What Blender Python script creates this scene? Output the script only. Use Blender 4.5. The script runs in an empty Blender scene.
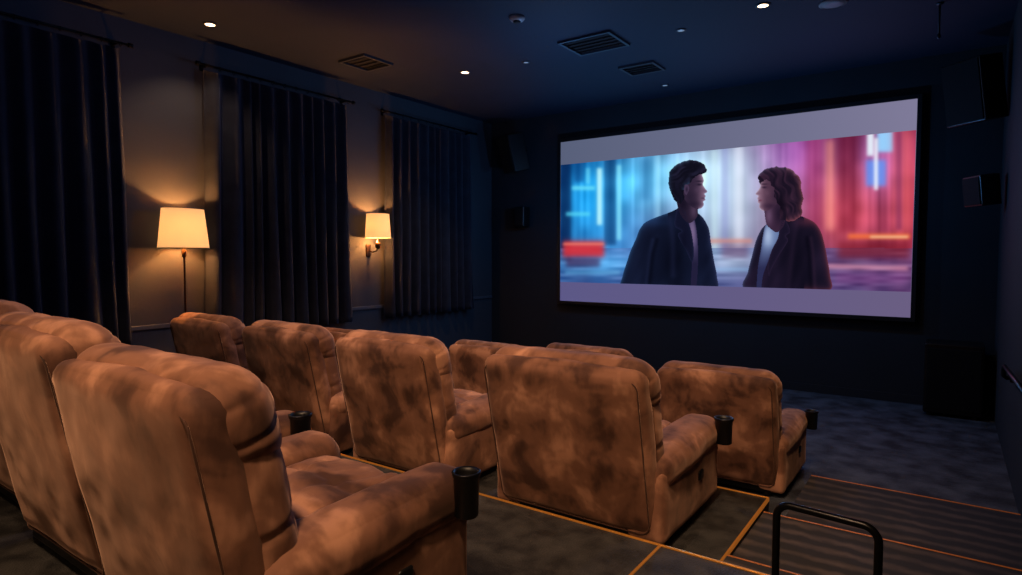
import bpy, bmesh, math, random
import numpy as np
from mathutils import Vector, Matrix, Euler, noise
random.seed(4)
S = bpy.context.scene
COL = S.collection
S.view_settings.view_transform = 'Standard'
S.view_settings.look = 'None'
R = math.radians

# ------------------------------------------------------------ camera
F = 618.0
CAMZ = 1.72
cam = bpy.data.cameras.new('camera'); co = bpy.data.objects.new('camera', cam); COL.objects.link(co)
cam.sensor_width = 36; cam.lens = 36*F/1022; cam.clip_start = .02
co.location = (0, 0, CAMZ); co.rotation_euler = Euler((R(90-2.96), 0, R(35.4)))
S.camera = co
CM = co.rotation_euler.to_matrix()
def ray(u, v): return CM @ Vector(((u-511)/F, -(v-287.5)/F, -1))
def at(u, v, ax, val):
    d = ray(u, v); o = Vector((0, 0, CAMZ)); t = (val-o[ax])/d[ax]
    return o + d*t

# ------------------------------------------------------------ materials
def s2l(c):
    c = [x/255. for x in c[:3]]
    return tuple((x/12.92 if x <= .04045 else ((x+.055)/1.055)**2.4) for x in c) + (1,)
def newmat(name):
    m = bpy.data.materials.new(name); m.use_nodes = True
    nt = m.node_tree; b = nt.nodes['Principled BSDF']
    return m, nt, b
def mat(name, c, rough=.6, metal=0, var=.15, scale=8, emit=None, es=0, bump=0, spec=.5, c2=None):
    m, nt, b = newmat(name)
    tc = nt.nodes.new('ShaderNodeTexCoord'); nz = nt.nodes.new('ShaderNodeTexNoise')
    nz.inputs['Scale'].default_value = scale; nz.inputs['Detail'].default_value = 5
    nt.links.new(tc.outputs['Object'], nz.inputs['Vector'])
    rp = nt.nodes.new('ShaderNodeValToRGB')
    a = s2l(c); k = 1-var
    lo = s2l(c2) if c2 else (a[0]*k, a[1]*k, a[2]*k, 1)
    rp.color_ramp.elements[0].position = .35; rp.color_ramp.elements[0].color = lo
    rp.color_ramp.elements[1].position = .65; rp.color_ramp.elements[1].color = a
    nt.links.new(nz.outputs['Fac'], rp.inputs['Fac']); nt.links.new(rp.outputs['Color'], b.inputs['Base Color'])
    b.inputs['Roughness'].default_value = rough; b.inputs['Metallic'].default_value = metal
    b.inputs['Specular IOR Level'].default_value = spec
    if emit: b.inputs['Emission Color'].default_value = s2l(emit); b.inputs['Emission Strength'].default_value = es
    if bump:
        n2 = nt.nodes.new('ShaderNodeTexNoise'); n2.inputs['Scale'].default_value = scale*12
        nt.links.new(tc.outputs['Object'], n2.inputs['Vector'])
        bp = nt.nodes.new('ShaderNodeBump'); bp.inputs['Strength'].default_value = bump; bp.inputs['Distance'].default_value = .01
        nt.links.new(n2.outputs['Fac'], bp.inputs['Height']); nt.links.new(bp.outputs['Normal'], b.inputs['Normal'])
    return m
def suede(name, hi, mid, lo):
    m, nt, b = newmat(name)
    tc = nt.nodes.new('ShaderNodeTexCoord'); oi = nt.nodes.new('ShaderNodeObjectInfo')
    ml = nt.nodes.new('ShaderNodeMath'); ml.operation = 'MULTIPLY'; ml.inputs[1].default_value = 17
    nt.links.new(oi.outputs['Random'], ml.inputs[0])
    ad = nt.nodes.new('ShaderNodeVectorMath'); ad.operation = 'ADD'
    nt.links.new(tc.outputs['Object'], ad.inputs[0]); nt.links.new(ml.outputs[0], ad.inputs[1])
    n1 = nt.nodes.new('ShaderNodeTexNoise'); n1.inputs['Scale'].default_value = 4.2; n1.inputs['Detail'].default_value = 3
    n1.inputs['Roughness'].default_value = .5; n1.inputs['Distortion'].default_value = .4
    nt.links.new(ad.outputs[0], n1.inputs['Vector'])
    mp = nt.nodes.new('ShaderNodeMapping'); mp.inputs['Rotation'].default_value = (0, R(35), 0); mp.inputs['Scale'].default_value = (1, 1, .4)
    nt.links.new(ad.outputs[0], mp.inputs['Vector'])
    n3 = nt.nodes.new('ShaderNodeTexNoise'); n3.inputs['Scale'].default_value = 20; n3.inputs['Detail'].default_value = 4
    n3.inputs['Roughness'].default_value = .55
    nt.links.new(mp.outputs[0], n3.inputs['Vector'])
    mx = nt.nodes.new('ShaderNodeMath'); mx.operation = 'MULTIPLY_ADD'; mx.inputs[1].default_value = .2
    nt.links.new(n3.outputs['Fac'], mx.inputs[0]); nt.links.new(n1.outputs['Fac'], mx.inputs[2])
    rp = nt.nodes.new('ShaderNodeValToRGB'); e = rp.color_ramp.elements; rp.color_ramp.interpolation = 'EASE'
    e[0].position = .42; e[0].color = s2l(lo); e[1].position = .78; e[1].color = s2l(hi)
    x = e.new(.60); x.color = s2l(mid)
    nt.links.new(mx.outputs[0], rp.inputs['Fac']); nt.links.new(rp.outputs['Color'], b.inputs['Base Color'])
    b.inputs['Roughness'].default_value = .8; b.inputs['Specular IOR Level'].default_value = .25
    b.inputs['Sheen Weight'].default_value = .5; b.inputs['Sheen Roughness'].default_value = .35
    b.inputs['Sheen Tint'].default_value = s2l((255, 206, 176))
    n2 = nt.nodes.new('ShaderNodeTexNoise'); n2.inputs['Scale'].default_value = 6; n2.inputs['Detail'].default_value = 1
    nt.links.new(ad.outputs[0], n2.inputs['Vector'])
    bp = nt.nodes.new('ShaderNodeBump'); bp.inputs['Strength'].default_value = .2; bp.inputs['Distance'].default_value = .03
    nt.links.new(n2.outputs['Fac'], bp.inputs['Height']); nt.links.new(bp.outputs['Normal'], b.inputs['Normal'])
    return m
M = {}
M['suede'] = suede('brown suede', (184, 134, 106), (130, 90, 70), (76, 50, 40))
M['suede_dark'] = suede('dark brown suede', (96, 66, 52), (74, 49, 39), (52, 35, 28))
M['black'] = mat('black plastic', (12, 12, 14), .45, var=.3)
M['blackm'] = mat('black metal', (20, 20, 22), .3, .6)
M['cup'] = mat('cup holder rim', (40, 40, 44), .4, .8)
M['wall'] = mat('dark painted wall', (54, 55, 62), .75, var=.12, scale=2, bump=.08)
M['wallf'] = mat('matte black wall', (20, 25, 32), .85, var=.2, scale=2)
M['ceil'] = mat('dark ceiling', (10, 24, 46), .8, var=.1, scale=1.5)
M['carpet'] = mat('dark mottled carpet', (72, 78, 88), .7, scale=4.5, c2=(28, 30, 36), bump=.6)
M['carpet_up'] = mat('charcoal platform carpet', (52, 51, 49), .6, scale=9, c2=(16, 16, 16), bump=.7)
M['gold'] = mat('glowing brass edge trim', (206, 138, 62), .35, 1, emit=(255, 146, 50), es=.2)  # brass strip; its amber glow is added as emission
M['nosing'] = mat('glowing copper step nosing', (160, 98, 56), .4, .6, emit=(255, 130, 50), es=.08)  # copper edge with a faint orange shine put in as emission
M['rail'] = mat('chair rail paint', (70, 74, 84), .5)
M['rod'] = mat('black curtain rod', (18, 18, 20), .4, .8)
M['spk'] = mat('speaker cabinet', (9, 9, 11), .35)
M['grille'] = mat('speaker grille cloth', (9, 9, 11), .9, scale=90, var=.5, spec=.3)
M['white'] = mat('off white plastic', (140, 140, 140), .5)
M['vent'] = mat('grey vent metal', (42, 48, 60), .5, .3)
M['slat'] = mat('dark vent slat', (22, 26, 34), .5, .3)
M['ventd'] = mat('dark vent inside', (6, 6, 8), .9)
M['bulb'] = mat('lit downlight lens', (255, 240, 215), .5, emit=(255, 214, 165), es=9)
M['off'] = mat('small lens with added glow', (150, 165, 180), .3, emit=(170, 200, 230), es=.25)  # lens that is switched off, given a weak bluish glow of its own
def shademat():
    m, nt, b = newmat('lit linen lamp shade')
    tc = nt.nodes.new('ShaderNodeTexCoord'); nz = nt.nodes.new('ShaderNodeTexNoise'); nz.inputs['Scale'].default_value = 40
    nt.links.new(tc.outputs['Object'], nz.inputs['Vector'])
    rp = nt.nodes.new('ShaderNodeValToRGB'); rp.color_ramp.elements[0].color = s2l((250, 232, 206)); rp.color_ramp.elements[1].color = s2l((255, 244, 226))
    nt.links.new(nz.outputs['Fac'], rp.inputs['Fac'])
    tr = nt.nodes.new('ShaderNodeBsdfTranslucent'); nt.links.new(rp.outputs['Color'], tr.inputs['Color'])
    b.inputs['Base Color'].default_value = s2l((205, 175, 135)); b.inputs['Roughness'].default_value = .9
    b.inputs['Emission Color'].default_value = s2l((255, 192, 118)); b.inputs['Emission Strength'].default_value = .74
    mx = nt.nodes.new('ShaderNodeMixShader'); mx.inputs[0].default_value = .1
    nt.links.new(b.outputs[0], mx.inputs[1]); nt.links.new(tr.outputs[0], mx.inputs[2])
    nt.links.new(mx.outputs[0], nt.nodes['Material Output'].inputs['Surface'])
    return m
M['shade'] = shademat()
M['bronze'] = mat('bronze lamp metal', (74, 54, 38), .35, .9)
def velvet():
    m, nt, b = newmat('charcoal velvet')
    tc = nt.nodes.new('ShaderNodeTexCoord'); nz = nt.nodes.new('ShaderNodeTexNoise'); nz.inputs['Scale'].default_value = 6
    nt.links.new(tc.outputs['Object'], nz.inputs['Vector'])
    rp = nt.nodes.new('ShaderNodeValToRGB'); rp.color_ramp.elements[0].color = s2l((42, 44, 54)); rp.color_ramp.elements[1].color = s2l((66, 69, 82))
    nt.links.new(nz.outputs['Fac'], rp.inputs['Fac']); nt.links.new(rp.outputs['Color'], b.inputs['Base Color'])
    b.inputs['Roughness'].default_value = .8; b.inputs['Sheen Weight'].default_value = .4
    b.inputs['Sheen Tint'].default_value = s2l((180, 186, 215)); b.inputs['Specular IOR Level'].default_value = .1
    return m
M['velvet'] = velvet()
def striped():
    m, nt, b = newmat('striped aisle carpet')
    tc = nt.nodes.new('ShaderNodeTexCoord'); wv = nt.nodes.new('ShaderNodeTexWave')
    wv.bands_direction = 'Y'; wv.inputs['Scale'].default_value = 2.3; wv.inputs['Distortion'].default_value = 2.2
    wv.inputs['Detail'].default_value = 4; wv.inputs['Detail Scale'].default_value = 4
    nt.links.new(tc.outputs['Object'], wv.inputs['Vector'])
    nz = nt.nodes.new('ShaderNodeTexNoise'); nz.inputs['Scale'].default_value = 5; nz.inputs['Detail'].default_value = 6
    nt.links.new(tc.outputs['Object'], nz.inputs['Vector'])
    ml = nt.nodes.new('ShaderNodeMath'); ml.operation = 'MULTIPLY'; nt.links.new(wv.outputs['Fac'], ml.inputs[0]); nt.links.new(nz.outputs['Fac'], ml.inputs[1])
    rp = nt.nodes.new('ShaderNodeValToRGB'); rp.color_ramp.elements[0].color = s2l((34, 33, 37)); rp.color_ramp.elements[0].position = .15
    rp.color_ramp.elements[1].color = s2l((78, 68, 66)); rp.color_ramp.elements[1].position = .65
    nt.links.new(ml.outputs[0], rp.inputs['Fac']); nt.links.new(rp.outputs['Color'], b.inputs['Base Color'])
    b.inputs['Roughness'].default_value = .9
    return m
M['stripe'] = striped()

# ------------------------------------------------------------ mesh helpers
def link(o, parent=None):
    COL.objects.link(o)
    if parent: o.parent = parent
    return o
def obj(name, bm, m, parent=None, smooth=True):
    me = bpy.data.meshes.new(name)
    bmesh.ops.recalc_face_normals(bm, faces=bm.faces)
    bm.to_mesh(me); bm.free()
    if smooth:
        for p in me.polygons: p.use_smooth = True
    me.materials.append(m)
    o = bpy.data.objects.new(name, me)
    return link(o, parent)
def flat(name, bm, m, parent=None): return obj(name, bm, m, parent, False)
def tag(o, label=None, cat=None, group=None, kind=None):
    if label: o['label'] = label
    if cat: o['category'] = cat
    if group: o['group'] = group
    if kind: o['kind'] = kind
    return o
def thing(name, label, cat, loc, rotz=0, group=None, rot=None):
    o = bpy.data.objects.new(name, None); COL.objects.link(o); o.empty_display_size = .1
    o.location = loc; o.rotation_euler = rot if rot else (0, 0, rotz)
    return tag(o, label, cat, group)
def struct(name, bm, m, smooth=False): return tag(obj(name, bm, m, None, smooth), kind='structure')
def BM(): return bmesh.new()
def box(bm, x0, x1, y0, y1, z0, z1, bev=0):
    r = bmesh.ops.create_cube(bm, size=1)
    vs = r['verts']
    for v in vs:
        v.co = Vector(((x0+x1)/2+v.co.x*(x1-x0), (y0+y1)/2+v.co.y*(y1-y0), (z0+z1)/2+v.co.z*(z1-z0)))
    if bev:
        es = list({e for v in vs for e in v.link_edges})
        bmesh.ops.bevel(bm, geom=es, offset=bev, segments=3, affect='EDGES', profile=.5)
    return bm
def lathe(bm, prof, seg=32, c=(0, 0, 0), close=True):
    rings = []
    for r, z in prof:
        rings.append([bm.verts.new((c[0]+r*math.cos(2*math.pi*i/seg), c[1]+r*math.sin(2*math.pi*i/seg), c[2]+z)) for i in range(seg)])
    for a, b in zip(rings, rings[1:]):
        for i in range(seg): bm.faces.new((a[i], a[(i+1) % seg], b[(i+1) % seg], b[i]))
    if close:
        bm.faces.new(rings[0][::-1]); bm.faces.new(rings[-1])
    return bm
def tube(bm, pts, r, seg=12, closed=False):
    pts = [Vector(p) for p in pts]; n = len(pts); rings = []
    up = Vector((0, 0, 1)); prev = None
    for i, p in enumerate(pts):
        if closed: t = pts[(i+1) % n]-pts[i-1]
        else: t = pts[min(i+1, n-1)]-pts[max(i-1, 0)]
        t.normalize()
        if prev is None:
            a = t.cross(up)
            if a.length < .05: a = t.cross(Vector((1, 0, 0)))
        else: a = prev - t*prev.dot(t)
        a.normalize(); prev = a; b = t.cross(a)
        rings.append([bm.verts.new(p+(a*math.cos(2*math.pi*k/seg)+b*math.sin(2*math.pi*k/seg))*r) for k in range(seg)])
    m = n if closed else n-1
    for i in range(m):
        A = rings[i]; B = rings[(i+1) % n]
        for k in range(seg): bm.faces.new((A[k], A[(k+1) % seg], B[(k+1) % seg], B[k]))
    if not closed:
        bm.faces.new(rings[0][::-1]); bm.faces.new(rings[-1])
    return bm
def rbox(x0, x1, y0, y1, z0, z1, r, n=18, bulge=(0, 0, 0), disp=None):
    """soft cushion: rounded box with bulging faces and an optional displacement function(co, normal)"""
    bm = bmesh.new(); bmesh.ops.create_cube(bm, size=2)
    bmesh.ops.subdivide_edges(bm, edges=bm.edges[:], cuts=n, use_grid_fill=True)
    a, b, c = (x1-x0)/2, (y1-y0)/2, (z1-z0)/2; ctr = Vector(((x0+x1)/2, (y0+y1)/2, (z0+z1)/2))
    h = (a, b, c)
    for v in bm.verts:
        q = v.co.copy(); p = Vector((q.x*a, q.y*b, q.z*c))
        inner = Vector([max(-(h[i]-min(r, h[i]*.98)), min(h[i]-min(r, h[i]*.98), p[i])) for i in range(3)])
        d = p-inner
        rr = [min(r, h[i]*.98) for i in range(3)]
        dn = Vector([d[i]/rr[i] for i in range(3)])
        if dn.length > 1e-6:
            dn.normalize(); p = inner+Vector([dn[i]*rr[i] for i in range(3)])
        w = [1-q.x**2, 1-q.y**2, 1-q.z**2]
        p.x += math.copysign(bulge[0], q.x)*abs(q.x)**3*w[1]*w[2]
        p.y += math.copysign(bulge[1], q.y)*abs(q.y)**3*w[0]*w[2]
        p.z += math.copysign(bulge[2], q.z)*abs(q.z)**3*w[0]*w[1]
        v.co = p+ctr
    if disp:
        bm.normal_update()
        new = [disp(v.co.copy(), v.normal.copy()) for v in bm.verts]
        for v, c2 in zip(bm.verts, new): v.co = c2
    return bm
def copy_tree(o, parent=None):
    c = o.copy(); COL.objects.link(c)
    if parent: c.parent = parent
    for ch in list(o.children): copy_tree(ch, c)
    return c

# ------------------------------------------------------------ room
XL, XR, YF, YB, ZC = -6.45, .42, 8.5, -1.6, 3.96
struct('floor', box(BM(), XL, XR, YB, YF, -.12, 0), M['carpet'])
struct('ceiling', box(BM(), XL, XR, YB, YF, ZC, ZC+.12), M['ceil'])
struct('wall_left', box(BM(), XL-.12, XL, YB, YF, -.12, ZC+.12), M['wall'])
struct('wall_right', box(BM(), XR, XR+.12, YB, YF, -.12, ZC+.12), M['wallf'])
struct('wall_front', box(BM(), XL-.12, XR+.12, YF, YF+.12, -.12, ZC+.12), M['wallf'])
struct('wall_back', box(BM(), XL-.12, XR+.12, YB-.12, YB, -.12, ZC+.12), M['wall'])
struct('baseboard_front', box(BM(), XL, XR, YF-.02, YF, 0, .1), M['wallf'])
struct('trim_1', box(BM(), XL, XL+.025, YB, YF-.02, .99, 1.035, .006), M['rail'])
XM, YM, ZM = -.93, 4.25, .12
XU, YU, ZU = -1.06, 2.70, .37
struct('platform_middle', box(BM(), XL, XM, YB, YM, 0, ZM), M['carpet_up'])
struct('platform_rear', box(BM(), XL, XU, YB, YU, ZM, ZU), M['carpet_up'])
struct('step_1', box(BM(), XU, XR, YB, YU, ZM, ZU), M['carpet_up'])
struct('step_2', box(BM(), XM, XR, YB, 3.3, 0, ZM), M['stripe'])
struct('step_3', box(BM(), XM, XR, 3.3, 4.1, 0, .08), M['stripe'])
struct('step_4', box(BM(), XM+.11, XR, 4.1, 5.12, 0, .04), M['stripe'])
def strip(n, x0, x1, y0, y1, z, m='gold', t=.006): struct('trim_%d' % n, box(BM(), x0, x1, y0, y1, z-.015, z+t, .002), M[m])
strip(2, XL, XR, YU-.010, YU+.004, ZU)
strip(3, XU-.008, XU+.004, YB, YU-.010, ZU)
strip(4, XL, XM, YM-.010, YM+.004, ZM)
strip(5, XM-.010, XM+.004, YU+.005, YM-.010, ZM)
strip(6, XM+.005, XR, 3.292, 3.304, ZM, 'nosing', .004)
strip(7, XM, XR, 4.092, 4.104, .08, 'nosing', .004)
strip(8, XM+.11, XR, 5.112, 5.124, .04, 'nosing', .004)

# ------------------------------------------------------------ recliner
def lean(z): return .2*(1-z)
def nz(co, s, o=0): return noise.noise(Vector((co.x*s+o, co.y*s, co.z*s)))
def dsp(folds=(), amp=.012, wob=.03, axis=2, na=.008, ns=5, top=False, o=0, wd=.016):
    def f(c, n):
        d = na*nz(c, ns, o)+na*.4*nz(c, ns*2.7, o+3)
        for k, z0 in enumerate(folds):
            w = z0 + wob*noise.noise(Vector((c.x*2.3+k*7+o, k*3.1, 0)))
            t = (c[axis]-w)/wd
            d -= amp*math.exp(-t*t)*(.6+.7*noise.noise(Vector((c.x*4, k*5+o, 1))))
        c = c+n*d
        return Vector((c.x, c.y+(lean(c.z) if top else 0), c.z))
    return f
def make_recliner():
    root = thing('recliner', 'x', 'recliner chair', (0, 0, 0))
    obj('back_shell', rbox(-.45, .45, .0, .15, .07, 1.01, .065, 32, (0, .022, .015), dsp((), na=.008, ns=3.5, top=True)), M['suede'], root)
    pp = []
    w, z0, z1, r = .428, .09, .965, .06
    for cx, cz, a in ((w-r, z1-r, 0), (-w+r, z1-r, 90), (-w+r, z0+r, 180), (w-r, z0+r, 270)):
        for k in range(7):
            t = R(a+90*k/6); x = cx+r*math.cos(t); z = cz+r*math.sin(t)
            pp.append((x, lean(z)+.010, z))
    full = []
    for i in range(len(pp)):
        a = Vector(pp[i]); b = Vector(pp[(i+1) % len(pp)]); m = max(1, int((b-a).length/.05))
        full += [a.lerp(b, k/m) for k in range(m)]
    obj('piping', tube(BM(), full, .004, 8, True), M['suede_dark'], root)
    def backd(c, n):
        d = .013*nz(c, 4, 2)+.005*nz(c, 11, 5)
        for k, z0 in enumerate((.60,)):
            t = (c.z-z0-.06*noise.noise(Vector((c.x*2.5, c.y*3+k*5, 1)))-.25*(c.y-.18))/.013
            d -= .007*math.exp(-t*t)
        c = c+n*d
        return Vector((c.x, c.y+lean(c.z), c.z))
    obj('back_cushion', rbox(-.447, .447, .07, .27, .34, .90, .075, 46, (.01, .03, 0), backd), M['suede'], root)
    def headd(c, n):
        d = .009*nz(c, 5, 1)+.004*nz(c, 13, 4)
        for k, z0 in enumerate((.87, .96)):
            t = (c.z-z0-.07*noise.noise(Vector((c.x*2.2+k*4, c.y*2, k*3.)))-.35*(c.y-.15))/.012
            d -= .007*math.exp(-t*t)*(.7+.6*noise.noise(Vector((c.x*5, k*5, 1))))
        c = c+n*d
        return Vector((c.x, c.y+lean(c.z), c.z))
    obj('headrest', rbox(-.454, .454, .04, .285, .74, 1.048, .11, 50, (.006, .02, .012), headd), M['suede'], root)
    def seatd(c, n):
        d = .016*nz(c, 5)+.009*nz(c, 12, 5)
        for k, y0 in enumerate((.52, .72)):
            t = (c.y-y0-.06*noise.noise(Vector((c.x*4, k*4, 2))))/.02
            d -= .013*math.exp(-t*t)
        for k, x0 in enumerate((-.12, .13)):
            t = (c.x-x0-.08*noise.noise(Vector((c.y*4, k*4, 7))))/.02
            d -= .010*math.exp(-t*t)
        return c+n*d
    obj('seat_cushion', rbox(-.29, .29, .28, 1.0, .2, .49, .09, 46, (0, .01, .04), seatd), M['suede'], root)
    obj('footrest', rbox(-.28, .28, .96, 1.05, .08, .42, .04, 18, (0, .012, 0), dsp((.25,), .01)), M['suede'], root)
    for s in (-1, 1):
        a, b = sorted((s*.29, s*.49))
        obj('arm_panel', rbox(a, b, .2, 1.05, .04, .45, .035, 24, (.008, .01, 0), dsp((), na=.004)), M['suede'], root)
        def padd(c, n, s=s):
            d = .007*nz(c, 5, s)
            for k, y0 in enumerate((.45, .75)):
                t = (c.y-y0-.03*noise.noise(Vector((c.x*6, k*4, s))))/.02
                d -= .004*math.exp(-t*t)
            c = c+n*d
            c.z -= .05*max(0, .75-c.y)
            c.z -= 1.0*max(0, c.y-1.0)**2*3
            return c
        a, b = sorted((s*.262, s*.508))
        obj('armrest_pad', rbox(a, b, .19, 1.09, .34, .548, .09, 36, (.006, .008, .008), padd), M['suede'], root)
    cx, cy = .535, .97
    h = obj('cup_holder', lathe(BM(), [(.04, .40), (.044, .405), (.047, .545), (.052, .55), (.052, .565), (.044, .565), (.041, .55), (.038, .43)], 28, (cx, cy, 0)), M['black'], root)
    obj('rim', lathe(BM(), [(.0525, .556), (.054, .559), (.054, .565), (.049, .5685), (.044, .565)], 28, (cx, cy, 0), False), M['cup'], h)
    obj('bracket', box(BM(), .47, .52, cy-.03, cy+.03, .41, .48, .006), M['blackm'], h)
    obj('recline_switch', rbox(.486, .508, .66, .73, .25, .31, .012, 6), M['black'], root)
    flat('base_frame', box(BM(), -.4, .4, .2, .88, .035, .1, .008), M['blackm'], root)
    for x in (-.36, .36):
        for y in (.24, .84):
            obj('foot', lathe(BM(), [(.022, 0), (.028, .004), (.028, .03), (.02, .045)], 16, (x, y, 0)), M['black'], root)
    return root
proto = make_recliner()
G = 'reclining cinema chairs in the three rows'
chairs = [
 (-1.95, .74, ZU, (1, 1, 1), 'large brown suede recliner nearest the viewer in the back row, seat cushion in view'),
 (-3.065, .80, ZU, (1, 1.04, 1.04), 'brown suede recliner in the back row, cut by the left photo edge'),
 (-4.19, .90, ZU, (1, 1, 1.06), 'brown suede recliner of which only the headrest shows at the far left edge'),
 (-1.76, 2.86, ZM, (1.14, 1.14, 1), 'big brown suede recliner at the aisle end of the middle row'),
 (-3.18, 2.86, ZM, (1.02, 1.08, 1), 'brown suede recliner in the middle row, second from the aisle'),
 (-4.38, 2.86, ZM, (1.02, 1.08, 1), 'brown suede recliner in the middle row, third from the aisle, beside the wide curtain'),
 (-5.59, 2.86, ZM, (1, 1.05, 1), 'brown suede recliner at the wall end of the middle row beneath the lit floor lamp'),
 (-1.37, 4.38, 0, (.95, .98, .87), 'smaller dark brown recliner at the aisle end of the front row'),
 (-2.44, 4.38, 0, (.9, .92, .92), 'front row recliner almost hidden behind the big middle row recliner by the aisle'),
 (-3.47, 4.38, 0, (.9, .92, .87), 'front row recliner seen in the gap between the two middle row recliners nearest the aisle'),
 (-4.50, 4.38, 0, (.9, .92, .85), 'front row recliner almost hidden behind the second middle row recliner from the aisle'),
 (-5.53, 4.38, 0, (.9, .92, .85), 'front row recliner at the wall end, its top showing between two middle row recliners'),
]
for i, (x, y, z, s, lab) in enumerate(chairs):
    o = proto if i == 0 else copy_tree(proto)
    o.location = (x, y, z); o.scale = s
    tag(o, lab, 'recliner chair', G)

# ------------------------------------------------------------ curtains
def curtain(y0, y1, label, seed):
    rnd = random.Random(seed)
    bm = BM(); n = int((y1-y0)/.007); rows = 36; folds = round((y1-y0)/.17)
    wds = [rnd.uniform(.6, 1.4) for _ in range(folds)]; tot = sum(wds); cum = [0]
    for q in wds: cum.append(cum[-1]+q/tot)
    amp = [.6+.5*wds[min(k, folds-1)]+rnd.uniform(-.15, .15) for k in range(folds+2)]; ph = [rnd.uniform(-1.1, 1.1) for _ in range(folds+2)]
    g = []
    for j in range(rows+1):
        t = j/rows; z = 3.63-(3.63-.86)*t; row = []
        for i in range(n+1):
            s = i/n; q = 0
            while q < folds-1 and s > cum[q+1]: q += 1
            fr = min(1, (s-cum[q])/(cum[q+1]-cum[q])); w = ph[q]*(1-fr)+ph[q+1]*fr; am = amp[q]*(1-fr)+amp[q+1]*fr
            c = math.cos(2*math.pi*fr+w*1.2*t)+.22*math.cos(4*math.pi*fr+w*2)*t
            x = XL+.12+(.036+.022*t)*am*(-c)+.012*noise.noise(Vector((s*6, t*2, seed)))
            y = y0+(y1-y0)*s+(s-.5)*.07*t+.03*t*noise.noise(Vector((s*7, t*1.5, seed+5)))
            zz = z + (.015*c if j == 0 else 0) - (.015*noise.noise(Vector((s*9, 2, seed))) if j == rows else 0)
            row.append(bm.verts.new((max(x, XL+.03), y, zz)))
        g.append(row)
    for j in range(rows):
        for i in range(n): bm.faces.new((g[j][i], g[j][i+1], g[j+1][i+1], g[j+1][i]))
    bmesh.ops.solidify(bm, geom=bm.faces[:], thickness=.004)
    tag(obj('curtain', bm, M['velvet']), label, 'curtain', 'pleated curtains along the left wall')
def rod(y0, y1, label):
    X = XL+.125; Z = 3.685
    r = thing('curtain_rod', label, 'curtain rod', (X, (y0+y1)/2, Z), group='curtain rods along the left wall')
    L = (y1-y0)/2
    obj('pole', tube(BM(), [(0, -L, 0), (0, L, 0)], .011), M['rod'], r)
    for s in (-1, 1):
        obj('finial', tube(BM(), [(0, s*L, 0), (0, s*(L+.02), 0), (0, s*(L+.04), 0)], .02, 16), M['rod'], r)
        b = BM(); box(b, -.125, .004, s*(L-.08)-.008, s*(L-.08)+.008, -.008, .008); box(b, -.125, -.118, s*(L-.08)-.02, s*(L-.08)+.02, -.04, .04)
        flat('bracket', b, M['rod'], r)
    m = int((y1-y0)/.15)
    for k in range(m):
        y = -L+.06+(2*L-.12)*k/(m-1)
        obj('curtain_ring', tube(BM(), [(.021*math.cos(a), y, -.008+.021*math.sin(a)) for a in [2*math.pi*q/16 for q in range(16)]], .003, 6, True), M['rod'], r)
for y0, y1, seed, l in ((.9, 2.66, 1, 'dark pleated curtain at the left edge of the photo, left of the floor lamp'),
                     (3.46, 5.32, 2, 'dark pleated curtain between the floor lamp and the wall sconce'),
                     (5.98, 7.84, 3, 'dark pleated curtain nearest the screen, right of the wall sconce')):
    curtain(y0, y1, l, seed)
    rod(y0-.06, y1+.06, {1: 'thin black curtain rod over the curtain at the left photo edge', 2: 'thin black curtain rod over the curtain between the two lamps', 3: 'thin black curtain rod over the curtain nearest the screen'}[seed])

# ------------------------------------------------------------ lamps
def light(kind, loc, e, col, size=.05, rot=None, spot=None, blend=.5, name='lamp_or_fill_light'):
    l = bpy.data.lights.new(name, kind); l.energy = e; l.color = s2l(col)[:3]
    l.shadow_soft_size = size
    if kind == 'SPOT': l.spot_size = R(spot); l.spot_blend = blend
    o = bpy.data.objects.new(name, l); COL.objects.link(o); o.location = loc
    if rot is not None: o.rotation_euler = rot
    return o
def aim(o, tgt):
    o.rotation_euler = (Vector(tgt)-o.location).to_track_quat('-Z', 'Y').to_euler()
WARM = (255, 172, 92)
lx = -6.28; p = at(184, 248, 0, lx); pt = at(184, 209, 0, lx)
ly = p.y; zs0, zs1 = p.z, pt.z
t = thing('floor_lamp', 'lit floor lamp with cream shade on a thin pole between two dark curtains', 'floor lamp', (lx, ly, ZM))
obj('base', lathe(BM(), [(.115, 0), (.12, .006), (.115, .016), (.03, .026), (.012, .04)], 32), M['bronze'], t)
obj('pole', tube(BM(), [(0, 0, .03), (0, 0, zs0-ZM-.03), (0, 0, zs0-ZM+.08)], .009), M['bronze'], t)
obj('collar', lathe(BM(), [(.012, zs0-ZM-.1), (.022, zs0-ZM-.085), (.022, zs0-ZM-.03), (.014, zs0-ZM-.015)], 20), M['bronze'], t)
obj('bulb', lathe(BM(), [(.012, zs0-ZM+.08), (.03, zs0-ZM+.13), (.03, zs0-ZM+.16), (.01, zs0-ZM+.19)], 16), M['bulb'], t)
h = zs1-zs0
b = lathe(BM(), [(.25, zs0-ZM), (.205, zs1-ZM), (.201, zs1-ZM), (.246, zs0-ZM)], 48, close=False)
for v in b.verts: v.co.x *= .62
sh = obj('shade', b, M['shade'], t)
obj('rim', tube(BM(), [(.25*.62*math.cos(a), .25*math.sin(a), zs0-ZM) for a in [2*math.pi*q/40 for q in range(40)]], .004, 6, True), M['bronze'], sh)
light('POINT', (lx+.0, ly, zs0+.23), 74, WARM, .02)
light('POINT', (lx+.0, ly, zs0-.02), 32, WARM, .02)
sx = XL+.2; p = at(378, 238, 0, sx); pt = at(378, 214, 0, sx)
t = thing('wall_sconce', 'lit wall sconce with small cream shade between two dark curtains', 'wall lamp', (sx, p.y, p.z))
h = pt.z-p.z
obj('shade', lathe(BM(), [(.17, 0), (.15, h), (.147, h), (.167, 0)], 40, close=False), M['shade'], t)
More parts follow.
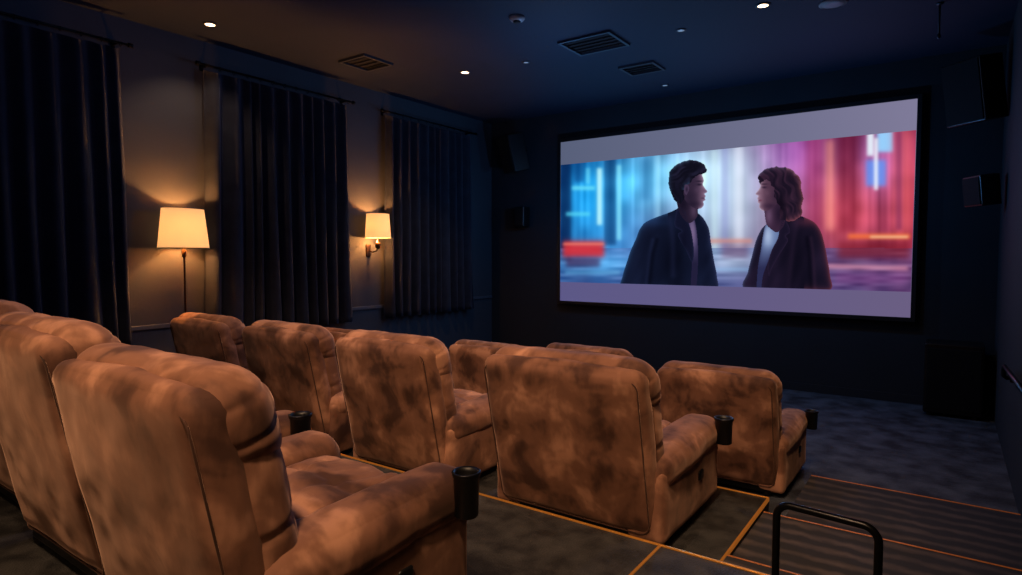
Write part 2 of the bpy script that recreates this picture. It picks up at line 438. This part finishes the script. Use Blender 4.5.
b = BM(); tube(b, [(-.18, 0, -.17), (-.1, 0, -.19), (-.02, 0, -.17), (0, 0, -.12), (0, 0, .06)], .009)
obj('arm', b, M['bronze'], t)
obj('candle_cup', lathe(BM(), [(.01, -.15), (.035, -.13), (.04, -.07), (.016, -.05)], 20), M['bronze'], t)
obj('back_plate', rbox(-.2, -.18, -.04, .04, -.25, -.08, .009, 6), M['bronze'], t)
obj('bulb', lathe(BM(), [(.012, .06), (.03, .1), (.03, .14), (.01, .17)], 16), M['bulb'], t)
light('POINT', (sx, p.y, p.z+h*.65), 56, WARM, .02)
light('POINT', (sx-.02, p.y, p.z-.02), 22, WARM, .02)

# ------------------------------------------------------------ ceiling fittings
def downlight(u, v, label, on=True, r=.045):
    p = at(u, v, 2, ZC)
    t = thing('downlight', label, 'ceiling light', (p.x, p.y, ZC), group='round ceiling lights')
    obj('ring', lathe(BM(), [(r, 0), (r*1.5, 0), (r*1.5, -.006), (r, -.01)], 28, close=False), M['vent'], t)
    obj('lens', lathe(BM(), [(r, -.001), (r, -.006), (r*.5, -.008)], 28), M['bulb' if on else 'off'], t)
    return p
for u, v, l, e in ((210, 24, 'lit round downlight over the curtains at the upper left', 26), (465, 72, 'lit round downlight nearest the far left corner of the ceiling', 50), (763, 5, 'lit round downlight at the top edge right of the large vent', 45)):
    p = downlight(u, v, l)
    s = light('SPOT', (p.x, p.y, ZC-.02), e, (255, 215, 180), .0, (0, 0, 0), 110, .6)
downlight(681, 30, 'small unlit round ceiling lens above the small vent, right of the large vent', False, .035)
downlight(665, 85, 'small unlit round ceiling lens just in front of the screen', False, .035)
downlight(526, 62, 'tiny unlit round ceiling lens left of the large vent', False, .03)
p = at(517, 17, 2, ZC)
t = thing('smoke_detector', 'small round smoke detector on the ceiling left of the large vent', 'smoke detector', (p.x, p.y, ZC))
obj('body', lathe(BM(), [(.075, 0), (.075, -.015), (.06, -.035), (.03, -.042)], 28), M['white'], t)
obj('sensor_ring', lathe(BM(), [(.035, -.04), (.035, -.05), (.02, -.055)], 20), M['ventd'], t)
p = at(833, 3, 2, ZC)
t = thing('ceiling_speaker', 'round white ceiling speaker cut by the top edge of the photo', 'ceiling speaker', (p.x, p.y, ZC))
obj('rim', lathe(BM(), [(.1, 0), (.115, 0), (.115, -.01), (.1, -.016)], 32, close=False), M['white'], t)
obj('grille', lathe(BM(), [(.1, -.001), (.1, -.012), (.04, -.016)], 32), M['white'], t)
def make_vent(c, w, d, label, n):
    t = thing('ceiling_vent', label, 'air vent', (c.x, c.y, ZC), group='ceiling air vents')
    w /= 2; d /= 2; f = .03
    b = BM(); box(b, -w, w, -d, -d+f, -.025, 0); box(b, -w, w, d-f, d, -.025, 0); box(b, -w, -w+f, -d+f, d-f, -.025, 0); box(b, w-f, w, -d+f, d-f, -.025, 0)
    flat('frame', b, M['vent'], t)
    flat('duct_shade_plate', box(BM(), -w+f, w-f, -d+f, d-f, -.003, 0), M['ventd'], t)  # flat black sheet; shade inside the duct is put into its colour
    for i in range(n):
        y = -d+f+(2*d-2*f)*(i+.5)/n
        b = BM(); box(b, -w+f, w-f, -.013, .013, -.0015, .0015)
        bmesh.ops.rotate(b, verts=b.verts, cent=(0, 0, 0), matrix=Matrix.Rotation(R(32), 3, 'X'))
        bmesh.ops.translate(b, verts=b.verts, vec=(0, y, -.012))
        flat('slat', b, M['slat'], t)
make_vent(at(594, 42.5, 2, ZC), .6, .5, 'large rectangular air vent in the middle of the ceiling', 5)
make_vent(at(642, 67.5, 2, ZC), .44, .38, 'smaller rectangular air vent behind the large one, nearer the screen', 4)
make_vent(at(366, 62, 2, ZC), .44, .44, 'rectangular air vent in the ceiling left, above the curtains', 4)
p = at(940, 3, 2, ZC); q = at(941, 36, 1, p.y)
t = thing('drop_pipe', 'thin dark pipe hanging from the ceiling at the upper right', 'pipe', (p.x, p.y, ZC))
obj('pipe', tube(BM(), [(0, 0, 0), (0, 0, q.z-ZC)], .009), M['vent'], t)
obj('flange', lathe(BM(), [(.03, 0), (.03, -.01), (.012, -.018)], 20), M['vent'], t)
obj('nozzle', lathe(BM(), [(.012, q.z-ZC+.02), (.018, q.z-ZC), (.006, q.z-ZC-.02)], 16), M['vent'], t)

# ------------------------------------------------------------ speakers
def speaker(c, w, d, h, rot, label, wallv):
    """c: centre; front of the cabinet faces local -Y; wallv: local vector to the wall mount"""
    t = thing('wall_speaker', label, 'speaker', c, rot=rot, group='wall speakers')
    flat('cabinet', box(BM(), -w/2, w/2, -d/2, d/2, -h/2, h/2, .012), M['spk'], t)
    flat('grille', box(BM(), -w/2+.015, w/2-.015, -d/2-.012, -d/2-.0005, -h/2+.015, h/2-.015, .004), M['grille'], t)
    b = BM(); tube(b, [(0, d/2-.005, 0), tuple(Vector((0, d/2, 0))+Vector(wallv)*.5), tuple(Vector((0, d/2, 0))+Vector(wallv))], .016)
    obj('bracket', b, M['blackm'], t)
speaker((-5.78, 8.2, 3.36), .36, .28, .58, (R(14), 0, R(-25)), 'black tilted speaker high in the corner left of the screen', (.0, .12, 0))
speaker((-5.72, 8.36, 2.35), .2, .16, .32, (0, 0, R(-8)), 'small black speaker low on the wall left of the screen', (0, .05, 0))
speaker((.14, 7.8, 3.36), .42, .28, .62, (R(10), 0, R(-42)), 'large black tilted speaker high on the right wall', (0, .05, 0))
speaker((.23, 7.7, 2.36), .28, .18, .3, (R(6), 0, R(-60)), 'small black speaker on the right wall below the large speaker', (0, .06, 0))
t = thing('subwoofer', 'black box subwoofer on the floor right of the screen', 'subwoofer', (.06, 8.2, 0), 0)
flat('cabinet', box(BM(), -.26, .26, -.22, .22, .03, .78, .015), M['spk'], t)
flat('grille', box(BM(), -.235, .235, -.236, -.2205, .08, .73, .005), M['grille'], t)
for x in (-.2, .2):
    for y in (-.17, .17): obj('foot', lathe(BM(), [(.025, 0), (.03, .005), (.025, .035)], 14, (x, y, 0)), M['black'], t)

# ------------------------------------------------------------ rails
def rail_pts(p0, p1, zt, z0, r=.05):
    p0 = Vector(p0); p1 = Vector(p1); d = (p1-p0); L = d.length; d.normalize()
    pts = [(0, z0), (0, zt-r)] + [(r-r*math.cos(R(a)), zt-r+r*math.sin(R(a))) for a in range(10, 90, 10)] + [(r, zt), (L-r, zt)]
    pts += [(L-r+r*math.sin(R(a)), zt-r+r*math.cos(R(a))) for a in range(10, 90, 10)] + [(L, zt-r), (L, z0)]
    return [(p0.x+d.x*s, p0.y+d.y*s, z) for s, z in pts]
t = thing('hoop_handrail', 'black metal hoop handrail at the top of the aisle steps', 'handrail', (-.40, 1.93, ZU))
pts = rail_pts((0, 0, 0), (.265, -.03, 0), .615, .004, .04)
obj('hoop', tube(BM(), pts, .011, 14), M['blackm'], t)
for q in (pts[0], pts[-1]):
    obj('floor_flange', lathe(BM(), [(.035, 0), (.035, .006), (.016, .01)], 20, (q[0], q[1], 0)), M['blackm'], t)
t = thing('wall_handrail', 'black handrail fixed to the right wall, end cut by the photo edge', 'handrail', (XR, 5.9, .9))
b = BM(); tube(b, [(-.005, .02, -.1), (-.05, .02, -.1), (-.07, .0, -.08), (-.07, -.03, -.02), (-.07, -.08, 0), (-.07, -.5, .02), (-.07, -2.4, .12)], .016)
obj('rail', b, M['blackm'], t)
for y in (-.4, -2.0):
    b = BM(); tube(b, [(-.004, y, -.06), (-.05, y, -.06), (-.07, y, -.01+(.02-y*.03))], .008); obj('bracket', b, M['blackm'], t)

# ------------------------------------------------------------ screen
SY = 8.42
a = [at(560, 143, 1, SY), at(917, 98, 1, SY), at(911, 317, 1, SY), at(561, 301, 1, SY)]
X0 = (a[0].x+a[3].x)/2; X1 = (a[1].x+a[2].x)/2; Z1 = (a[0].z+a[1].z)/2; Z0 = (a[2].z+a[3].z)/2
def emitmat(name, attr='paint', st=1.0):
    m = bpy.data.materials.new(name); m.use_nodes = True; nt = m.node_tree; nt.nodes.clear()
    o = nt.nodes.new('ShaderNodeOutputMaterial'); e = nt.nodes.new('ShaderNodeEmission'); e.inputs['Strength'].default_value = st
    v = nt.nodes.new('ShaderNodeVertexColor'); v.layer_name = attr; nt.links.new(v.outputs['Color'], e.inputs['Color'])
    nt.links.new(e.outputs[0], o.inputs['Surface']); return m
EM = emitmat('projected light')
scr = thing('projection_screen', 'wide projection screen on the front wall showing two people face to face', 'screen', (0, YF, 0))
OY = SY-YF
b = BM(); f = .05
box(b, X0-f, X0, OY-.02, -.003, Z0-f, Z1+f, .006); box(b, X1, X1+f, OY-.02, -.003, Z0-f, Z1+f, .006)
box(b, X0, X1, OY-.02, -.003, Z0-f, Z0, .004); box(b, X0, X1, OY-.02, -.003, Z1, Z1+f, .004)
flat('frame', b, M['black'], scr)
def paintmesh(name, verts, fc, cols, parent):
    me = bpy.data.meshes.new(name); me.from_pydata(verts.tolist(), [], fc.tolist())
    C = np.clip(cols, 0, 255)/255.
    L = np.where(C <= .04045, C/12.92, ((C+.055)/1.055)**2.4)
    at_ = me.color_attributes.new('paint', 'FLOAT_COLOR', 'POINT')
    at_.data.foreach_set('color', np.concatenate([L, np.ones((L.shape[0], 1))], 1).astype(np.float32).ravel())
    me.materials.append(EM)
    return link(bpy.data.objects.new(name, me), parent)
def grid(name, x0, x1, z0, z1, nx, nzz, y, colfun, parent):
    xs = np.linspace(x0, x1, nx+1); zs = np.linspace(z0, z1, nzz+1)
    XX, ZZ = np.meshgrid(xs, zs)
    verts = np.stack([XX.ravel(), np.full(XX.size, y), ZZ.ravel()], 1)
    idx = np.arange((nx+1)*(nzz+1)).reshape(nzz+1, nx+1)
    fc = np.stack([idx[:-1, :-1].ravel(), idx[:-1, 1:].ravel(), idx[1:, 1:].ravel(), idx[1:, :-1].ravel()], 1)
    Rm = np.array(CM.inverted())
    P = np.stack([XX.ravel(), np.full(XX.size, YF+y), ZZ.ravel()-CAMZ], 1) @ Rm.T
    U = 511+F*P[:, 0]/-P[:, 2]; V = 287.5-F*P[:, 1]/-P[:, 2]
    return paintmesh(name, verts, fc, colfun(U, V), parent)
def bands(U, V):
    t = np.clip((U-560)/350, 0, 1)[:, None]
    top = (V < 200)[:, None]
    return np.where(top, np.array([88, 96, 122])*(1-t)+np.array([126, 122, 152])*t, np.array([92, 88, 134])*(1-t)+np.array([106, 94, 130])*t)
grid('screen_surface', X0, X1, Z0, Z1, 60, 30, OY, bands, scr)
PZ1 = (at(560, 168, 1, SY).z+at(917, 126, 1, SY).z)/2; PZ0 = (at(561, 284, 1, SY).z+at(911, 289, 1, SY).z)/2
def n1d(U, step, seed):
    r = np.random.RandomState(seed); a = r.rand(601); k = (U-540)/step; i = np.floor(k).astype(int); f = k-i; f = f*f*(3-2*f)
    return a[i % 600]*(1-f)+a[(i+1) % 600]*f
def n2d(U, V, s, seed):
    r = np.random.RandomState(seed); a = r.rand(401, 401); x = U/s; y = V/s
    i = np.floor(x).astype(int); j = np.floor(y).astype(int); fx = x-i; fy = y-j; i %= 400; j %= 400
    fx = fx*fx*(3-2*fx); fy = fy*fy*(3-2*fy)
    return (a[i, j]*(1-fx)+a[i+1, j]*fx)*(1-fy)+(a[i, j+1]*(1-fx)+a[i+1, j+1]*fx)*fy
def gs(U, V, u, v, su, sv): return np.exp(-((U-u)/su)**2-((V-v)/sv)**2)
def pict(U, V):
    C = np.zeros((U.size, 3))
    def add(c, w): 
        nonlocal C; C = C+np.array(c)[None]*w[:, None]
    def over(c, w):
        nonlocal C; w = np.clip(w, 0, 1)[:, None]; C = C*(1-w)+np.array(c)[None]*w
    def g(u, v, su, sv): return gs(U, V, u, v, su, sv)
    def rc(u0, u1, v0, v1, s=1.5, sl=0):
        v = V-sl*(U-u0)
        sg = lambda x: 1/(1+np.exp(-np.clip(x, -30, 30)))
        return sg((U-u0)/s)*sg((u1-U)/s)*sg((v-v0)/s)*sg((v1-v)/s)
    t = np.clip((U-560)/350, 0, 1)
    C = np.array([6, 42, 98])[None]*(1-t)[:, None]+np.array([122, 32, 66])[None]*t[:, None]
    add((16, 120, 144), g(592, 195, 36, 48)); add((60, 152, 154), g(650, 178, 42, 38)); add((130, 176, 160), g(722, 200, 46, 64)); add((56, 74, 66), g(712, 165, 44, 28))
    add((36, 80, 96), g(620, 250, 50, 36)); add((84, 44, 100), g(795, 160, 34, 44)); add((116, 36, 20), g(842, 215, 38, 38)); add((60, 60, 96), g(880, 160, 24, 36)); add((72, 26, 14), g(905, 200, 15, 60))
    st = (n1d(U, 3.2, 1)-.5)*36*np.exp(-((V-185)/60)**2)
    st2 = (n1d(U, 9, 2)-.5)*66*np.exp(-((V-190)/70)**2)
    C = C+(st+st2)[:, None]*(np.array([.6, .95, 1.0])[None]*(1-t)[:, None]+np.array([1.0, .5, .6])[None]*t[:, None])
    C = C+((n2d(U, V, 13, 7)-.5)*50)[:, None]*(np.array([.4, .9, 1.0])[None]*(1-t)[:, None]+np.array([1.0, .45, .55])[None]*t[:, None])
    over((192, 212, 236), .42*g(730, 200, 62, 74)+.03)
    over((232, 146, 142), .22*g(830, 200, 50, 50))
    over((4, 24, 68), .7*rc(560, 571, 150, 262, 1)); over((4, 40, 90), .6*rc(604, 616, 150, 245, 1)); over((14, 70, 130), .45*rc(640, 652, 158, 200, 2)); over((6, 50, 110), .5*rc(574, 584, 160, 182, 1))
    over((195, 250, 255), .95*rc(597, 602, 168, 225, .9)); over((110, 226, 250), .85*rc(572, 595, 186, 190, .8)); over((90, 220, 248), .75*rc(566, 590, 212, 216, .8)); over((120, 226, 250), .6*rc(586, 590, 168, 184, .8))
    over((150, 240, 254), .75*rc(617, 621, 165, 240, .9)); over((215, 246, 252), .6*rc(712, 717, 150, 255, 1.4)); over((236, 244, 254), .6*rc(735, 743, 142, 250, 2)); over((170, 225, 245), .4*rc(656, 660, 155, 240, 1.2))
    over((110, 110, 190), .35*rc(722, 728, 140, 250, 1.4)); over((150, 40, 90), .45*rc(806, 822, 134, 236, 2)); over((252, 160, 134), .6*rc(826, 834, 140, 230, 1.8))
    over((112, 18, 44), .5*rc(838, 858, 132, 232, 2)); over((232, 244, 255), .97*rc(867, 874, 132, 156, .9)); over((150, 210, 255), .97*rc(877, 893, 130, 152, 1))
    over((96, 150, 248), .85*rc(866, 886, 160, 186, 1.2)); over((240, 246, 255), .9*rc(874, 878, 138, 190, .8)); over((228, 100, 106), .5*rc(893, 912, 128, 232, 2.4)); over((70, 20, 70), .5*rc(896, 902, 130, 230, 1.2))
    over((70, 96, 160), .5*(V > 248)); add((64, 70, 54), g(735, 262, 35, 12)); add((30, 70, 70), g(600, 264, 40, 10))
    C = C+((n2d(U*.25+400, V*1.6, 5, 9)-.5)*44*(V > 248))[:, None]
    over((224, 46, 54), .9*rc(563, 604, 241, 257, 1.4)); over((255, 150, 120), .8*rc(563, 604, 243, 245, .8)); over((60, 16, 54), .65*rc(566, 600, 258, 267, 1.4))
    over((220, 136, 120), .75*rc(706, 752, 239, 243, 1)); over((110, 66, 100), .5*rc(722, 748, 244, 258, 1.6)); over((252, 118, 62), .95*rc(848, 910, 234, 239, 1.1)); over((255, 222, 170), .95*rc(870, 908, 236, 238, .8))
    over((124, 26, 40), .7*rc(838, 910, 241, 258, 2)); over((240, 160, 180), .8*rc(826, 908, 264, 268, 1.2, .03)); over((124, 66, 130), .6*rc(835, 908, 273, 284, 2))
    over((150, 200, 244), .55*rc(700, 750, 268, 271, 1)); over((120, 196, 240), .55*rc(565, 620, 271, 274, 1))
    return C
grid('projected_picture', X0+.004, X1-.004, PZ0, PZ1, 460, 200, OY-.003, pict, scr)
def smooth(pts, k=6):
    n = len(pts); out = []
    for i in range(n):
        p0, p1, p2, p3 = [np.array(pts[(i+j-1) % n], float) for j in range(4)]
        for q in range(k):
            t = q/k
            out.append(.5*((2*p1)+(-p0+p2)*t+(2*p0-5*p1+4*p2-p3)*t*t+(-p0+3*p1-3*p2+p3)*t**3))
    return np.array(out)
CMn = np.array(CM)
def shape(name, pts, fun, lay, parent, jit=0, step=.45, seed=1):
    """a flat part of the projected picture: fine mesh cut to the outline, one colour per vertex; fun(U, V, d) with d = px to the outline"""
    poly = smooth(pts)
    if jit:
        n = len(poly); tn = np.roll(poly, -1, 0)-np.roll(poly, 1, 0)
        nn = np.stack([-tn[:, 1], tn[:, 0]], 1); nn /= np.linalg.norm(nn, axis=1)[:, None]+1e-6
        r = np.random.RandomState(seed); a = r.rand(n); a = (a+np.roll(a, 1)+np.roll(a, -1))/3*1.8-.4
        poly = poly+nn*((a-.5)*2*jit)[:, None]
    u0, v0 = poly.min(0)-1; u1, v1 = poly.max(0)+1
    us = np.arange(u0, u1, step); vs = np.arange(v0, v1, step)
    UU, VV = np.meshgrid(us, vs)
    def inside(U, V):
        c = np.zeros(U.shape, bool)
        for i in range(len(poly)):
            x1, y1 = poly[i-1]; x2, y2 = poly[i]
            if y1 == y2: continue
            c ^= ((y1 > V) != (y2 > V)) & (U < (x2-x1)*(V-y1)/(y2-y1)+x1)
        return c
    cc = inside(UU[:-1, :-1]+step/2, VV[:-1, :-1]+step/2)
    idx = np.arange(UU.size).reshape(UU.shape)
    fc = np.stack([idx[:-1, :-1][cc], idx[1:, :-1][cc], idx[1:, 1:][cc], idx[:-1, 1:][cc]], 1)
    used = np.unique(fc); mp = np.zeros(UU.size, int); mp[used] = np.arange(len(used)); fc = mp[fc]
    U = UU.ravel()[used]; V = VV.ravel()[used]
    D = np.full(U.shape, 1e9)
    for i in range(len(poly)):
        a = poly[i-1]; b = poly[i]; ab = b-a; L = max(ab@ab, 1e-9)
        t = np.clip(((U-a[0])*ab[0]+(V-a[1])*ab[1])/L, 0, 1)
        D = np.minimum(D, np.hypot(U-a[0]-t*ab[0], V-a[1]-t*ab[1]))
    d = np.stack([(U-511)/F, -(V-287.5)/F, -np.ones_like(U)], 1) @ CMn.T
    t = SY/d[:, 1]
    X = d[:, 0]*t; Z = np.maximum(CAMZ+d[:, 2]*t, PZ0+.001)
    verts = np.stack([X, np.full(U.shape, OY-.003-.0012*lay), Z], 1)
    return paintmesh(name, verts, fc, fun(U, V, D), parent)
def mixc(*layers):
    """layers: base colour, then (colour, weight array) pairs laid over it"""
    base = np.array(layers[0], float); C = None
    for c, w in layers[1:]:
        w = np.clip(w, 0, 1)[:, None]
        if C is None: C = np.repeat(base[None], len(w), 0)
        C = C*(1-w)+np.array(c, float)[None]*w
    return C
def strands(U, V, ang, seed, s=1.6, wave=1.2):
    """long soft streaks running along direction ang"""
    c, q = math.cos(R(ang)), math.sin(R(ang)); a = U*c+V*q; b = -U*q+V*c+wave*np.sin(a*.35)
    return np.clip((n2d(a*.2+900, b, s, seed)-.42)*2.2, 0, 1)
def seg(U, V, pts, wd):
    """soft line along a polyline"""
    D = np.full(U.shape, 1e9)
    for (x0, y0), (x1, y1) in zip(pts, pts[1:]):
        dx, dy = x1-x0, y1-y0; t = np.clip(((U-x0)*dx+(V-y0)*dy)/(dx*dx+dy*dy), 0, 1)
        D = np.minimum(D, np.hypot(U-x0-t*dx, V-y0-t*dy))
    return np.exp(-(D/wd)**2)
# man on the left, facing right
coat = [(683, 206), (675, 210), (668, 213), (657, 217), (646, 222), (640, 229), (636, 239), (631, 250), (627, 262), (623, 275), (622, 289), (650, 289), (690, 289), (716, 289), (717, 276), (714, 260), (711, 242), (709, 229), (704, 219), (698, 213), (692, 209)]
m = shape('person', coat, lambda U, V, d: mixc((13, 17, 36), ((30, 40, 72), .5*n2d(U+V*.3, V*.35, 7, 3)), ((5, 7, 19), .7*gs(U, V, 672, 262, 14, 34)), ((36, 44, 78), .3*seg(U, V, [(653, 240), (650, 254), (646, 289)], 2)), ((4, 5, 16), .5*seg(U, V, [(657, 240), (653, 254), (649, 289)], 2.4)), ((36, 42, 76), .3*seg(U, V, [(670, 218), (673, 240), (673, 275)], 3)), ((60, 116, 176), np.exp(-d/2.2)*.45*(U < 668)), ((96, 100, 156), np.exp(-d/1.6)*.35*(U > 700)), ((36, 62, 110), .35*gs(U, V, 655, 222, 14, 5))), 1, scr)
m['label'] = 'projected man in a dark coat on the left of the picture, facing right'
shape('shirt', [(686, 213), (692, 213), (696, 226), (698, 245), (698, 266), (696, 289), (691, 289), (692, 262), (690, 240), (687, 226)], lambda U, V, d: mixc((76, 66, 104), ((128, 108, 146), .8*gs(U, V, 693, 232, 4, 15)), ((28, 26, 52), .9*np.clip((V-242)/22, 0, 1)), ((34, 30, 60), np.exp(-d/1.3)*.7)), 2, m)
shape('lapel', [(679, 207), (685, 211), (688, 220), (692, 234), (694, 252), (692, 262), (686, 250), (680, 240), (678, 234), (682, 231), (675, 226), (676, 214)], lambda U, V, d: mixc((17, 19, 40), ((44, 50, 88), np.exp(-d/1.0)*.4), ((9, 10, 26), .5*gs(U, V, 684, 245, 3, 14))), 3, m)
shape('neck', [(677, 194), (697, 203), (698, 209), (697, 217), (689, 223), (680, 213)], lambda U, V, d: mixc((36, 27, 46), ((88, 66, 92), gs(U, V, 694, 211, 4, 8)*.7), ((18, 14, 30), gs(U, V, 683, 204, 4, 7)*.7)), 3, m)
mf = [(684, 178), (692, 174), (700, 172.5), (703, 177), (703.8, 181), (703, 184.5), (705, 188), (707.6, 191.8), (704.8, 193.8), (706, 196), (705, 198), (705.6, 200), (703.6, 201.8), (704, 205), (701, 208.5), (696, 208.6), (690, 205), (684, 198), (682, 188)]
shape('face', mf, lambda U, V, d: mixc((50, 37, 58), ((116, 88, 112), .8*np.exp(-((U-703)/5)**2)), ((196, 176, 204), .8*np.exp(-d/1.0)*(U > 699)), ((24, 18, 36), .8*gs(U, V, 699.5, 184.6, 2.6, 1.2)), ((20, 15, 32), .7*gs(U, V, 699.5, 181.3, 3.4, .8)), ((50, 30, 50), .6*gs(U, V, 703.5, 198.2, 2.2, .7)), ((32, 24, 44), .7*gs(U, V, 692, 204, 8, 3)), ((34, 26, 46), .55*gs(U, V, 690, 197, 4, 6)), ((84, 62, 88), .4*gs(U, V, 697, 190, 3, 3))), 4, m)
shape('ear', [(685, 185.5), (688, 185), (689.5, 188), (688.5, 192), (686.5, 195), (684.5, 192)], lambda U, V, d: mixc((70, 54, 80), ((34, 25, 46), gs(U, V, 687, 189.5, 1.1, 2.4)*.8)), 6, m)
shape('hair', [(679, 203), (674.5, 199), (671, 192), (669, 184), (669, 176), (671.5, 169.5), (676, 165), (682, 162), (689, 160.5), (696, 161), (701, 162.5), (705.5, 166), (707, 170), (705.5, 173.5), (701.5, 174.5), (697, 176), (693, 179), (690, 183.5), (686.5, 185.5), (684.5, 190), (684, 197), (682, 203)], lambda U, V, d: mixc((15, 14, 27), ((44, 42, 70), .5*strands(U, V, -30, 5, 1.7, 1.0)*np.clip((186-V)/10, 0, 1)), ((28, 28, 50), .4*strands(U, V, 70, 8, 1.8)*np.clip((V-176)/8, 0, 1)), ((84, 136, 186), .35*np.exp(-d/1.6)*(V < 190)*(U < 690)), ((150, 150, 190), .2*np.exp(-d/1.3)*(V < 170))), 5, m, .55)
# person on the right, facing left
coat = [(776, 218), (786, 215), (797, 215), (806, 218), (815, 223), (821, 232), (825, 246), (828, 262), (830, 275), (830, 290), (800, 290), (746, 289), (748, 272), (752, 256), (756, 241), (761, 230), (767, 224)]
w = shape('person', coat, lambda U, V, d: mixc((20, 16, 33), ((48, 34, 60), .5*n2d(U+V*.3, V*.35, 7, 4)), ((9, 8, 20), .7*gs(U, V, 796, 262, 14, 34)), ((60, 36, 58), .3*seg(U, V, [(811, 238), (813, 252), (815, 289)], 2)), ((6, 5, 16), .5*seg(U, V, [(807, 238), (809, 252), (811, 289)], 2.4)), ((50, 34, 58), .3*seg(U, V, [(797, 222), (793, 245), (788, 289)], 3)), ((200, 84, 92), np.exp(-d/2.2)*.45*(U > 804)), ((110, 130, 180), np.exp(-d/1.6)*.4*(U < 764)), ((110, 50, 70), .35*gs(U, V, 806, 222, 10, 5))), 1, scr)
w['label'] = 'projected person with longer wavy hair and dark coat on the right, facing left'
shape('shirt', [(766, 225), (773, 224), (781, 230), (779, 240), (773, 251), (768, 262), (763, 276), (761, 289), (757, 289), (758, 268), (761, 250), (763, 236)], lambda U, V, d: mixc((104, 124, 168), ((176, 194, 226), .8*gs(U, V, 768, 236, 5, 11)), ((36, 36, 72), .9*np.clip((V-244)/24, 0, 1)), ((40, 42, 80), np.exp(-d/1.2)*.6)), 2, w)
shape('lapel', [(783, 217), (788, 224), (790, 232), (786, 236), (788, 241), (780, 254), (772, 268), (769, 276), (768, 264), (772, 250), (778, 238), (780, 226)], lambda U, V, d: mixc((24, 19, 38), ((66, 46, 76), np.exp(-d/1.0)*.4)), 3, w)
shape('neck', [(766, 204), (783, 204), (785, 222), (778, 232), (771, 229), (766, 222)], lambda U, V, d: mixc((56, 36, 58), ((112, 82, 112), gs(U, V, 769, 216, 4, 9)*.7), ((28, 19, 38), gs(U, V, 780, 214, 5, 10)*.8)), 3, w)
wf = [(776, 175), (768, 175), (762.5, 178), (760, 182.5), (760.3, 186.5), (758.5, 190), (755.6, 194), (758.2, 196), (757.3, 198.4), (758.3, 200.2), (757.7, 202.4), (759.4, 204), (759.3, 207.6), (763, 210.8), (769, 210), (775, 206), (780, 199), (781, 186)]
shape('face', wf, lambda U, V, d: mixc((76, 50, 70), ((138, 102, 122), .75*np.exp(-((U-760)/5)**2)), ((214, 202, 224), .8*np.exp(-d/1.0)*(U < 764)), ((38, 23, 44), .8*gs(U, V, 764.5, 187.4, 2.6, 1.1)), ((34, 20, 38), .7*gs(U, V, 764.3, 184.2, 3.2, .7)), ((96, 38, 58), .65*gs(U, V, 759.8, 200.4, 2.2, .9)), ((46, 29, 52), .7*gs(U, V, 771, 206, 8, 3)), ((108, 76, 96), .4*gs(U, V, 767, 193, 3, 3)), ((42, 27, 48), .6*gs(U, V, 776, 196, 4, 8))), 4, w)
shape('hair', [(760, 183.5), (758.5, 179), (761, 173), (766, 169.5), (773, 167.5), (780, 166.5), (787, 168), (793, 171), (798, 176), (801, 183), (802, 191), (803, 199), (802, 207), (801, 214), (797, 219.5), (790, 222), (784, 220.5), (779, 217), (780, 208), (777, 201), (774.5, 195), (774, 188), (770, 182), (766, 179.5), (763, 182)], lambda U, V, d: mixc((26, 18, 34), ((78, 46, 68), .5*strands(U, V, 68, 6, 2.0, 1.8)), ((224, 116, 116), .42*np.exp(-d/2.2)*(U > 786)), ((170, 160, 204), .3*np.exp(-d/1.6)*(V < 176)), ((13, 8, 19), .6*gs(U, V, 781, 205, 5, 10))), 5, w, .8, seed=3)

# ------------------------------------------------------------ light
def spot(loc, tgt, e, ang, col=(255, 206, 162), size=.1, blend=.8):
    o = light('SPOT', loc, e, col, size, None, ang, blend); aim(o, tgt)
spot((-.9, .0, 3.85), (-1.6, 1.35, .9), 330, 76)
spot((-2.9, .0, 3.85), (-3.0, 1.1, .9), 140, 62)
spot((-.9, 2.1, 3.85), (-1.6, 3.35, .7), 220, 60)
spot((-2.6, 2.1, 3.85), (-3.1, 3.25, .7), 180, 56)
spot((-4.0, 2.1, 3.85), (-4.7, 3.25, .7), 180, 70)
spot((-.7, 3.4, 3.85), (-1.3, 4.7, .6), 55, 60)
spot((-.2, 2.6, 3.85), (-.2, 4.2, 0), 50, 70)
spot((-.6, -1.3, 3.3), (-1.9, 1.4, .7), 75, 80, size=.25)  # unseen warm fill, added to even out the chairs' rear faces
for x, e in ((-4.4, 22), (-2.6, 24), (-1.1, 18)):
    light('POINT', (x, 7.4, 2.5), e, (90, 170, 255), 0, name='screen_glow')
light('POINT', (-3.4, 5.6, 2.9), 28, (135, 175, 245), 0, name='room_fill')
light('POINT', (-3.8, 2.2, 3.2), 17, (120, 155, 250), 0, name='room_fill')
W = bpy.data.worlds.new('world'); S.world = W; W.use_nodes = True
W.node_tree.nodes['Background'].inputs['Color'].default_value = (.02, .03, .06, 1); W.node_tree.nodes['Background'].inputs['Strength'].default_value = .3
